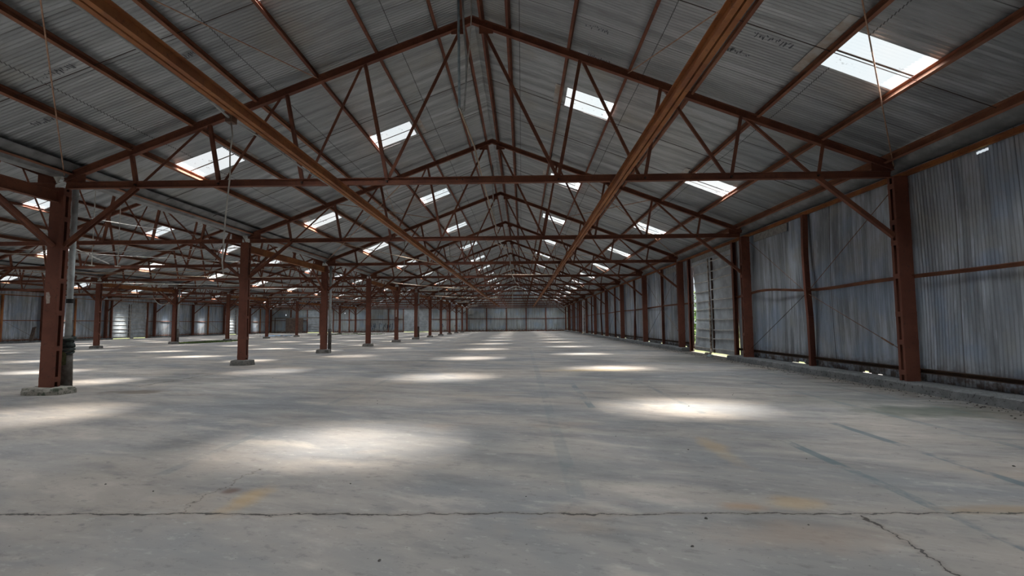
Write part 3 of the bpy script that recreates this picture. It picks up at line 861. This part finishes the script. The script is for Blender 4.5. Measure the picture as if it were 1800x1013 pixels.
o = MB().tube([(-1.13, Yh, 5.52), (-1.08, Yh + .05, 5.36), (-1.0, 10.6, 5.33), (-1.0, 13, 5.25), (-.95, 18.4, 5.15), (-.9, 19.5, 5.1)], .017, 6).build('rope', ROPE, smooth=True)
tag(o, 'pale rope running back from the ridge pipe under the first trusses', 'rope')
o = MB().tube([(-1.1, 19.2, 7.7), (-1.08, 19.3, 6.1), (-.98, 19.5, 5.1), (-.9, 22, 5.0), (-.6, 26, 4.9), (-.55, 26.1, 4.1), (-.4, 34, 4.3), (-.2, 41, 4.6)], .02, 6).build('loose_wire', CORDM, smooth=True)
tag(o, 'loose white cable sagging along the ridge line further back', 'cable')
for i, (X, y, a, b) in enumerate([(-.9, 5, 0, 3.5), (.1, 5, 0, 4.2), (-1.0, 6, 0, 3.4), (2.3, 3, 0, 4.6), (-4.9, 3, 0, 4.9), (-6.2, 2, 0, 4.0), (-6.9, 4, 0, 3.8)]):
    y = Y0 + y * D - .07; a = ZCH - SL * abs(X - CXS[0]) - .12
    o = MB().tube([(X, y, a), (X + .04, y, (a + b) / 2), (X - .05, y + .05, b)], .018, 5).build('loose_wire', CORDM, smooth=True)
    tag(o, 'short pale cord end dangling from a distant truss', 'cord', 'short cord ends under distant trusses')
# roof-plane bracing rods
def roofpt(cx, side, off, y, dz=-.06): return (cx + side * off, y, ZCH - SL * off + dz)
brn = [0]
for k in (-1, 1, 3, 5):
    ya, yb = Y0 + k * D, Y0 + (k + 1) * D
    for side in (1, -1):
        sd = 'right' if side == 1 else 'left'
        for (p, q, w) in ((roofpt(CXS[0], side, 9.3, yb), roofpt(CXS[0], side, 3.0, ya), 'reaching the column head'), (roofpt(CXS[0], side, 3.52, yb), roofpt(CXS[0], side, 6.1, ya), 'ending mid-rafter')):
            o = rod(p, q, .012 if k < 0 else .016).build('roof_bracing_rod', RODT)
            tag(o, 'thin rusty rod under the %s roof slope, %s braced bay, %s' % (sd, 'closest' if k < 0 else ORD[(k + 1) // 2], w), 'rod', 'roof bracing rods')
# slack wires crossing the naves
def wire(p, q, sag, r, m, label):
    o = rod(p, q, r, sag).build('slack_wire', m); tag(o, label, 'wire', 'slack wires strung between trusses')
wire((-7.6, 18.8, 4.75), (-3.9, 26.4, 4.55), .02, .014, ROPE, 'pale wire from the second truss down to the left runner rail')
wire((-7.5, 26, 4.5), (2.1, 30, 4.4), .15, .012, ROPE, 'long pale wire slung below the third truss')
wire((-1.9, 22, 5.3), (2.3, 26, 4.7), .12, .014, ROPE, 'pale wire crossing low under the ridge toward the right rail')
wire((2.2, 26, 5.6), (-1.2, 33.6, 4.9), .06, .014, ROPE, 'pale wire climbing to the right under the third truss')
wire((-4.2, 15.2, 5.7), (-4.4, 18.5, 4.7), .0, .009, ROPE, 'short tight wire just left of the left rail')
wire((4.6, 26.2, 5.4), (7.2, 30, 5.0), .05, .015, ROPE, 'short pale wire under the right slope by the fourth truss')
wire((-19.5, 18.7, 4.5), (-12.6, 26.0, 4.72), .05, .014, CORDM, 'white wire across the middle nave behind the nearest left column')
wire((-15.5, 14.5, 5.2), (-12.2, 18.6, 4.9), .03, .010, CORDM, 'thin white wire under the middle nave roof')
wire((-27, 26, 4.6), (-12, 30, 4.4), .18, .016, ROPE, 'long brown wire crossing the middle nave')
wire((-28, 34, 4.4), (-11, 38, 4.35), .2, .018, CORDM, 'long grey wire crossing the middle nave further back')
wire((-29, 41, 3.9), (-36, 48, 4.3), .7, .02, CORDM, 'slack cable looping near the left wall door')
wire((-10.4, 33.8, 4.5), (-3, 41, 4.3), .1, .02, ROPE, 'pale wire from the fourth left column toward the nave centre')
wire((-10.4, 49, 4.4), (-2.2, 56, 4.3), .1, .022, ROPE, 'pale wire high in the distance right of the left row')
rw = np.random.RandomState(21)
for i, (xa, ya, xb, yb, z) in enumerate([(-28.9, 18.7, -11, 19.2, 4.42), (-29, 26.3, -10.8, 26.6, 4.5), (-29, 30, -11, 34, 4.3), (-47, 41.5, -30, 42, 4.4), (-47, 49.2, -30, 49.4, 4.35), (-29, 49.2, -11, 49, 4.4), (-29, 56.5, -11, 57, 4.4)]):
    wire((xa, ya, z), (xb, yb, z + .1), .12 + .1 * rw.random_sample(), .014 + .0002 * ya, (CORDM, ROPE)[i % 2], 'pale wire slung across the %s at its %s truss' % (('middle nave', 'far left nave')[xa < -40], ORD[max(0, round((ya - Y0) / D))]))
# fluorescent fittings
def fitting(loc, l, rz, label, tilt=0.):
    f = empty('strip_light', label, 'light fitting', loc, 'unlit strip light fittings'); f.rotation_euler = (tilt, 0, rz)
    m_ = MB(); m_.box(-l / 2, l / 2, -.06, .06, 0, .07); m_.box(-l / 2, l / 2, -.10, .10, .07, .08); hs = m_.build('housing', WHITE, f)
    MB().tube([(-l / 2 + .05, 0, -.03), (l / 2 - .05, 0, -.03)], .02, 8).build('tube', WHITE, hs)
    m_ = MB()
    for s in (-1, 1): m_.tube([(s * l * .35, 0, .08), (s * l * .35, 0, .30)], .006, 4)
    m_.build('hanger', DARKW, f)
fitting((-8.0, 42.5, 4.36), 1.55, .05, 'unlit white strip light nearest in the line above the left row')
fitting((-7.85, 66.2, 4.36), 1.6, .05, 'unlit white strip light second in the line above the left row')
fitting((-8.0, 81.2, 4.36), 1.6, .05, 'unlit white strip light farthest in the line above the left row')
fitting((-25.7, 34.3, 4.42), 1.4, .05, 'unlit white strip light over the middle nave at left')
# dangling lamp stems behind the first left column
for X, y, a, b, w in ((-17.0, 19.3, 7.61, 3.9, 'left'), (-16.2, 19.6, 7.30, 3.9, 'right')):
    l_ = empty('lamp_stem', 'thin white lamp stem hanging behind the nearest left column, %s one' % w, 'lamp stem', (X, y, 0), 'white lamp stems')
    MB().tube([(0, 0, b), (0, 0, a)], .018, 6).build('stem', WHITE, l_)
    m_ = MB(); m_.tube([(-.12, 0, b), (.12, 0, b - .02)], .02, 6); m_.build('lamp_holder', WHITE, l_)
o = MB().tube([(-17.6, 19.2, 4.55), (-16.3, 19.3, 3.95)], .022, 6).build('loose_tube_light', WHITE); tag(o, 'bare white tube hanging aslant behind the nearest left column', 'tube light')

# downpipes behind columns (pale painted upper length, weathered cement foot)
def downpipe(X, y, label, first=False, low=1.15):
    d = empty('downpipe', label, 'downpipe', (X, y, 0), 'downpipes beside columns')
    MB().tube([(0, 0, low), (.0, 0, 4.845)], .062, 12).build('upper_pipe', PIPEW, d, smooth=True)
    MB().tube([(.0, 0, 0), (0, 0, low + .1)], [.135, .10] if first else .09, 12).build('foot_pipe', PIPED, d, smooth=True)
    if first:
        m_ = MB(); m_.tube([(0, 0, 2.02), (0, 0, 2.12)], .070, 12); m_.build('strap', BLACK, d)
    return d
downpipe(XL - .03, Y0 + .40, 'pale downpipe with dark cement foot behind the nearest left column', True)
downpipe(XL + .20, Y0 + 2 * D + .3, 'downpipe behind the third column of the left row')
downpipe(XL2 + .26, Y0 + 4 * D + .1, 'pale downpipe beside the fifth column of the second row')
downpipe(XL + .20, Y0 + 5 * D + .3, 'downpipe behind the sixth column of the left row')
# rag tied around the pipe foot
m_ = MB(); rs3 = np.random.RandomState(2)
for j in range(7):
    zc = .88 + j * .055; r = .112 + .015 * math.sin(j * 2.3)
    pts = [(r * math.cos(a) * (1 + rs3.uniform(-.05, .07)), r * math.sin(a) * (1 + rs3.uniform(-.05, .07)), zc + .03 * math.sin(a + j)) for a in np.linspace(0, 2 * PI, 15)]
    m_.tube(pts, .030, 6)
o = m_.build('tied_rag', CLOTH, smooth=True); o.location = (XL - .03, Y0 + .40, 0)
tag(o, 'dark green rag wound round the pipe behind the nearest left column', 'rag')
m_ = MB(); m_.raw([(-.02, -.14, .88), (.05, -.15, .92), (.11, -.13, .86), (.12, -.14, .62), (.05, -.16, .60), (-.02, -.15, .61)], [(0, 1, 4, 5), (1, 2, 3, 4)])
m_.build('rag_tail', GREENP, o)

# ------------------------------------------------------------------ loose things on the floor
def chip(r, rs):
    m_ = MB(); vs = []; fs = []
    n = 7
    for k, (s, z) in enumerate(((1, 0), (.9, r * .5), (.4, r * .8))):
        for i in range(n):
            a = 2 * PI * i / n; q = r * s * (1 + rs.uniform(-.3, .3)); vs.append((q * math.cos(a), q * math.sin(a) * .8, z))
    for k in range(2):
        for i in range(n): a = k * n + i; b = k * n + (i + 1) % n; fs.append((a, b, b + n, a + n))
    fs.append(tuple(range(2 * n, 3 * n))); fs.append(tuple(reversed(range(n))))
    return m_.raw(vs, fs)
cd = [chip(.03, rs3).build('stone_chip', STONE), chip(.024, rs3).build('stone_chip', STONE)]
spots = [(-2.94, 9.5), (-2.8, 9.7), (-2.7, 9.35), (.02, 4.35), (1.36, 3.87), (3.02, 5.5), (-1.6, 4.7), (2.9, 8.9), (4.2, 10.2), (4.3, 10.4), (5.6, 7.0),
         (3.35, 10.3), (2.6, 12.1), (5.1, 9.1), (4.9, 5.2), (-3.9, 4.7), (-3.3, 4.5), (1.1, 3.4), (-.9, 3.2), (2.05, 3.75), (3.55, 3.3), (1.9, 5.9), (6.1, 12), (5.9, 14.3), (-7, 14), (-5.5, 21), (1.2, 6.6), (4.1, 17)]
for i, (X, y) in enumerate(spots):
    o = cd[i] if i < 2 else cd[i % 2].copy()
    if i >= 2: COL.objects.link(o)
    o.location = (X, y, 0); o.rotation_euler = (0, 0, i * 1.3); s = .22 + .28 * ((i * 37) % 10) / 10; o.scale = (s, s, s)
    tag(o, 'small dark stone chip lying loose on the concrete floor', 'stone', 'stone chips on the floor')
# rubble strewn along the kerb
m_ = MB(); mp = MB()
for i in range(900):
    y = 4 + 40 * rs3.random_sample() ** 1.6; X = 7.94 - abs(rs3.normal(0, .22))
    c_ = chip(.006 + .014 * rs3.random_sample(), rs3)
    (m_ if i % 4 else mp).raw([(a + X, b + y, c) for a, b, c in c_.v], c_.f)
tag(m_.build('dirt_crumbs', STONE), 'dark dirt crumbs strewn along the foot of the right kerb', 'rubble', kind='stuff')
tag(mp.build('pale_rubble', STONEP), 'pale rubble bits strewn along the foot of the right kerb', 'rubble', kind='stuff')
# grass where the slab is broken
for (X, y, rx, ry, n, lb) in ((-29.0, 46.5, 1.9, 5.0, 3500, 'green grass patch around the broken slab by the second row columns'), (-28.5, 79, 3, 4, 700, 'distant green grass patch before the far wall, left one'), (-23.3, 77, 2.0, 3, 500, 'distant green grass patch before the far wall, right one')):
    m_ = MB()
    for i in range(n):
        a = rs3.uniform(0, 2 * PI); r = math.sqrt(rs3.random_sample()); px = X + rx * r * math.cos(a); py = y + ry * r * math.sin(a); h = rs3.uniform(.02, .08); w = .05
        t = rs3.uniform(0, PI); dx, dy = w * math.cos(t), w * math.sin(t); lx, ly = rs3.uniform(-.06, .06, 2)
        m_.raw([(px - dx, py - dy, 0), (px + dx, py + dy, 0), (px + lx, py + ly, h)], [(0, 1, 2)])
    tag(m_.build('grass_patch', GREEN), lb, 'grass', kind='stuff')
# crumpled tarp
Xg, Yg = np.meshgrid(np.linspace(-2.2, 2.2, 22), np.linspace(-.8, .8, 10), indexing='ij')
Zg = .0 + .09 * np.abs(np.sin(Xg * 4 + Yg * 3)) * np.abs(np.cos(Yg * 5 + Xg))
o = grid_mesh('crumpled_tarp', Xg, Yg, Zg, np.ones((21, 9), bool), TARP); o.location = (-34.5, 70, 0); tag(o, 'crumpled blue tarp on the floor near the left wall', 'tarp')
# pale rag scrap by the right door
m_ = chip(.12, rs3); o = m_.build('rag_scrap', m_plain('pale_blue_scrap', (.38, .47, .5))); o.location = (8.0, Y0 + 1.39 * D, 0); tag(o, 'small pale blue scrap on the floor at the right door', 'scrap')
# litter at left wall foot
for i, (X, y) in enumerate(((XL3 + .6, 66.2), (XL3 + .7, 66.9), (XL3 + .6, 78.5))):
    o = chip(.16, rs3).build('litter_piece', STONEP); o.location = (X, y, 0)
    tag(o, 'pale litter lump at the foot of the left wall', 'litter', 'litter along the left wall')

# shrubs seen through the sprung door edge
for i, (X, y, r) in enumerate(((11.5, 29.5, 1.6), (12.8, 35, 2.0), (-19.9, YF + 4, 1.8))):
    m_ = MB()
    for j in range(1100):
        v = Vector(rs3.normal(0, 1, 3)); v.normalize(); v *= r * (.75 + .3 * rs3.random_sample()); p = Vector((X, y, r * .9)) + v
        a = Vector(rs3.normal(0, .13, 3)); b = Vector(rs3.normal(0, .13, 3)); m_.raw([p, p + a, p + b], [(0, 1, 2)])
    for j in range(5): m_.tube([(X, y, 0), (X + rs3.uniform(-.5, .5), y + rs3.uniform(-.5, .5), r * 1.3)], .04, 5)
    tag(m_.build('shrub', m_plain('shrub_leaf', (.10, .20, .05), .8, 0, (.18, .28, .08), 3)), ['leafy green shrub outside the right door, nearer one', 'leafy green shrub outside the right door, farther one', 'leafy green shrub outside the far wall door'][i], 'shrub')

# ------------------------------------------------------------------ light
w = bpy.data.worlds.new('World'); S.world = w; w.use_nodes = True
nt = w.node_tree; nt.nodes.clear(); g = NG(nt)
out = g.n('ShaderNodeOutputWorld'); bg = g.n('ShaderNodeBackground')
tc = g.n('ShaderNodeTexCoord'); nz = g.noise(tc.outputs['Generated'], 3.0, 5, .6)
sep = g.n('ShaderNodeSeparateXYZ'); nt.links.new(tc.outputs['Generated'], sep.inputs[0])
c = g.mix(g.ramp(nz, .40, .60), (.52, .60, .66), (.61, .63, .66))
nt.links.new(c, bg.inputs[0]); bg.inputs[1].default_value = 1.0
nt.links.new(bg.outputs[0], out.inputs[0])

sl = bpy.data.lights.new('Sun', 'SUN'); sl.energy = 21.0; sl.angle = math.radians(13); sl.color = (1.0, .93, .84)
so = bpy.data.objects.new('sun', sl); COL.objects.link(so)
dirv = Vector((-.55, .06, -1)); so.rotation_euler = dirv.to_track_quat('-Z', 'Y').to_euler(); so.location = (20, 0, 40)
# skylight falling through every rooflight
al = bpy.data.lights.new('rooflight_daylight', 'AREA'); al.shape = 'RECTANGLE'; al.size = 1.3; al.size_y = 1.0; al.energy = 72; al.spread = math.radians(116); al.color = (.91, .965, 1.0)
for (X, y, z, side, l) in lights_spots:
    o = bpy.data.objects.new('daylight', al); COL.objects.link(o); o.location = (X, y, z - .10)
    o.rotation_euler = (0, side * math.atan(SL) * .3, 0)

# ------------------------------------------------------------------ camera
cam = bpy.data.cameras.new('Camera'); co = bpy.data.objects.new('Camera', cam); COL.objects.link(co); S.camera = co
cam.sensor_fit = 'HORIZONTAL'; cam.sensor_width = 36; cam.lens = 36 * 877.28 / 1800
cam.clip_end = 500; cam.clip_start = .05
pitch, yaw, roll = .0712, -.0193, .0083
# world from camera axes
cy, sy = math.cos(yaw), math.sin(yaw); cp_, sp_ = math.cos(pitch), math.sin(pitch); cr, sr = math.cos(roll), math.sin(roll)
right0 = Vector((cy, -sy, 0)); fwd0 = Vector((sy, cy, 0)); up0 = Vector((0, 0, 1))
fwd = fwd0 * cp_ + up0 * sp_; upv = up0 * cp_ - fwd0 * sp_
R_ = right0 * cr - upv * -sr if False else right0 * cr - upv * sr
U_ = right0 * sr + upv * cr
R_ = R_.normalized(); U_ = U_.normalized()
M = Matrix(((R_.x, U_.x, -fwd.x, 0), (R_.y, U_.y, -fwd.y, 0), (R_.z, U_.z, -fwd.z, H), (0, 0, 0, 1)))
co.matrix_world = M

S.view_settings.view_transform = 'Standard'; S.view_settings.look = 'None'; S.view_settings.gamma = 1
S.view_settings.use_curve_mapping = False; S.view_settings.exposure = 0.14
cyc = S.cycles
cyc.max_bounces = 7; cyc.diffuse_bounces = 4; cyc.glossy_bounces = 2; cyc.transparent_max_bounces = 16
cyc.caustics_reflective = False; cyc.caustics_refractive = False; cyc.sample_clamp_indirect = 6
cyc.use_adaptive_sampling = True; cyc.adaptive_threshold = .04; cyc.use_light_tree = True
cyc.use_denoising = True
try: cyc.denoiser = 'OPENIMAGEDENOISE'
except Exception: pass
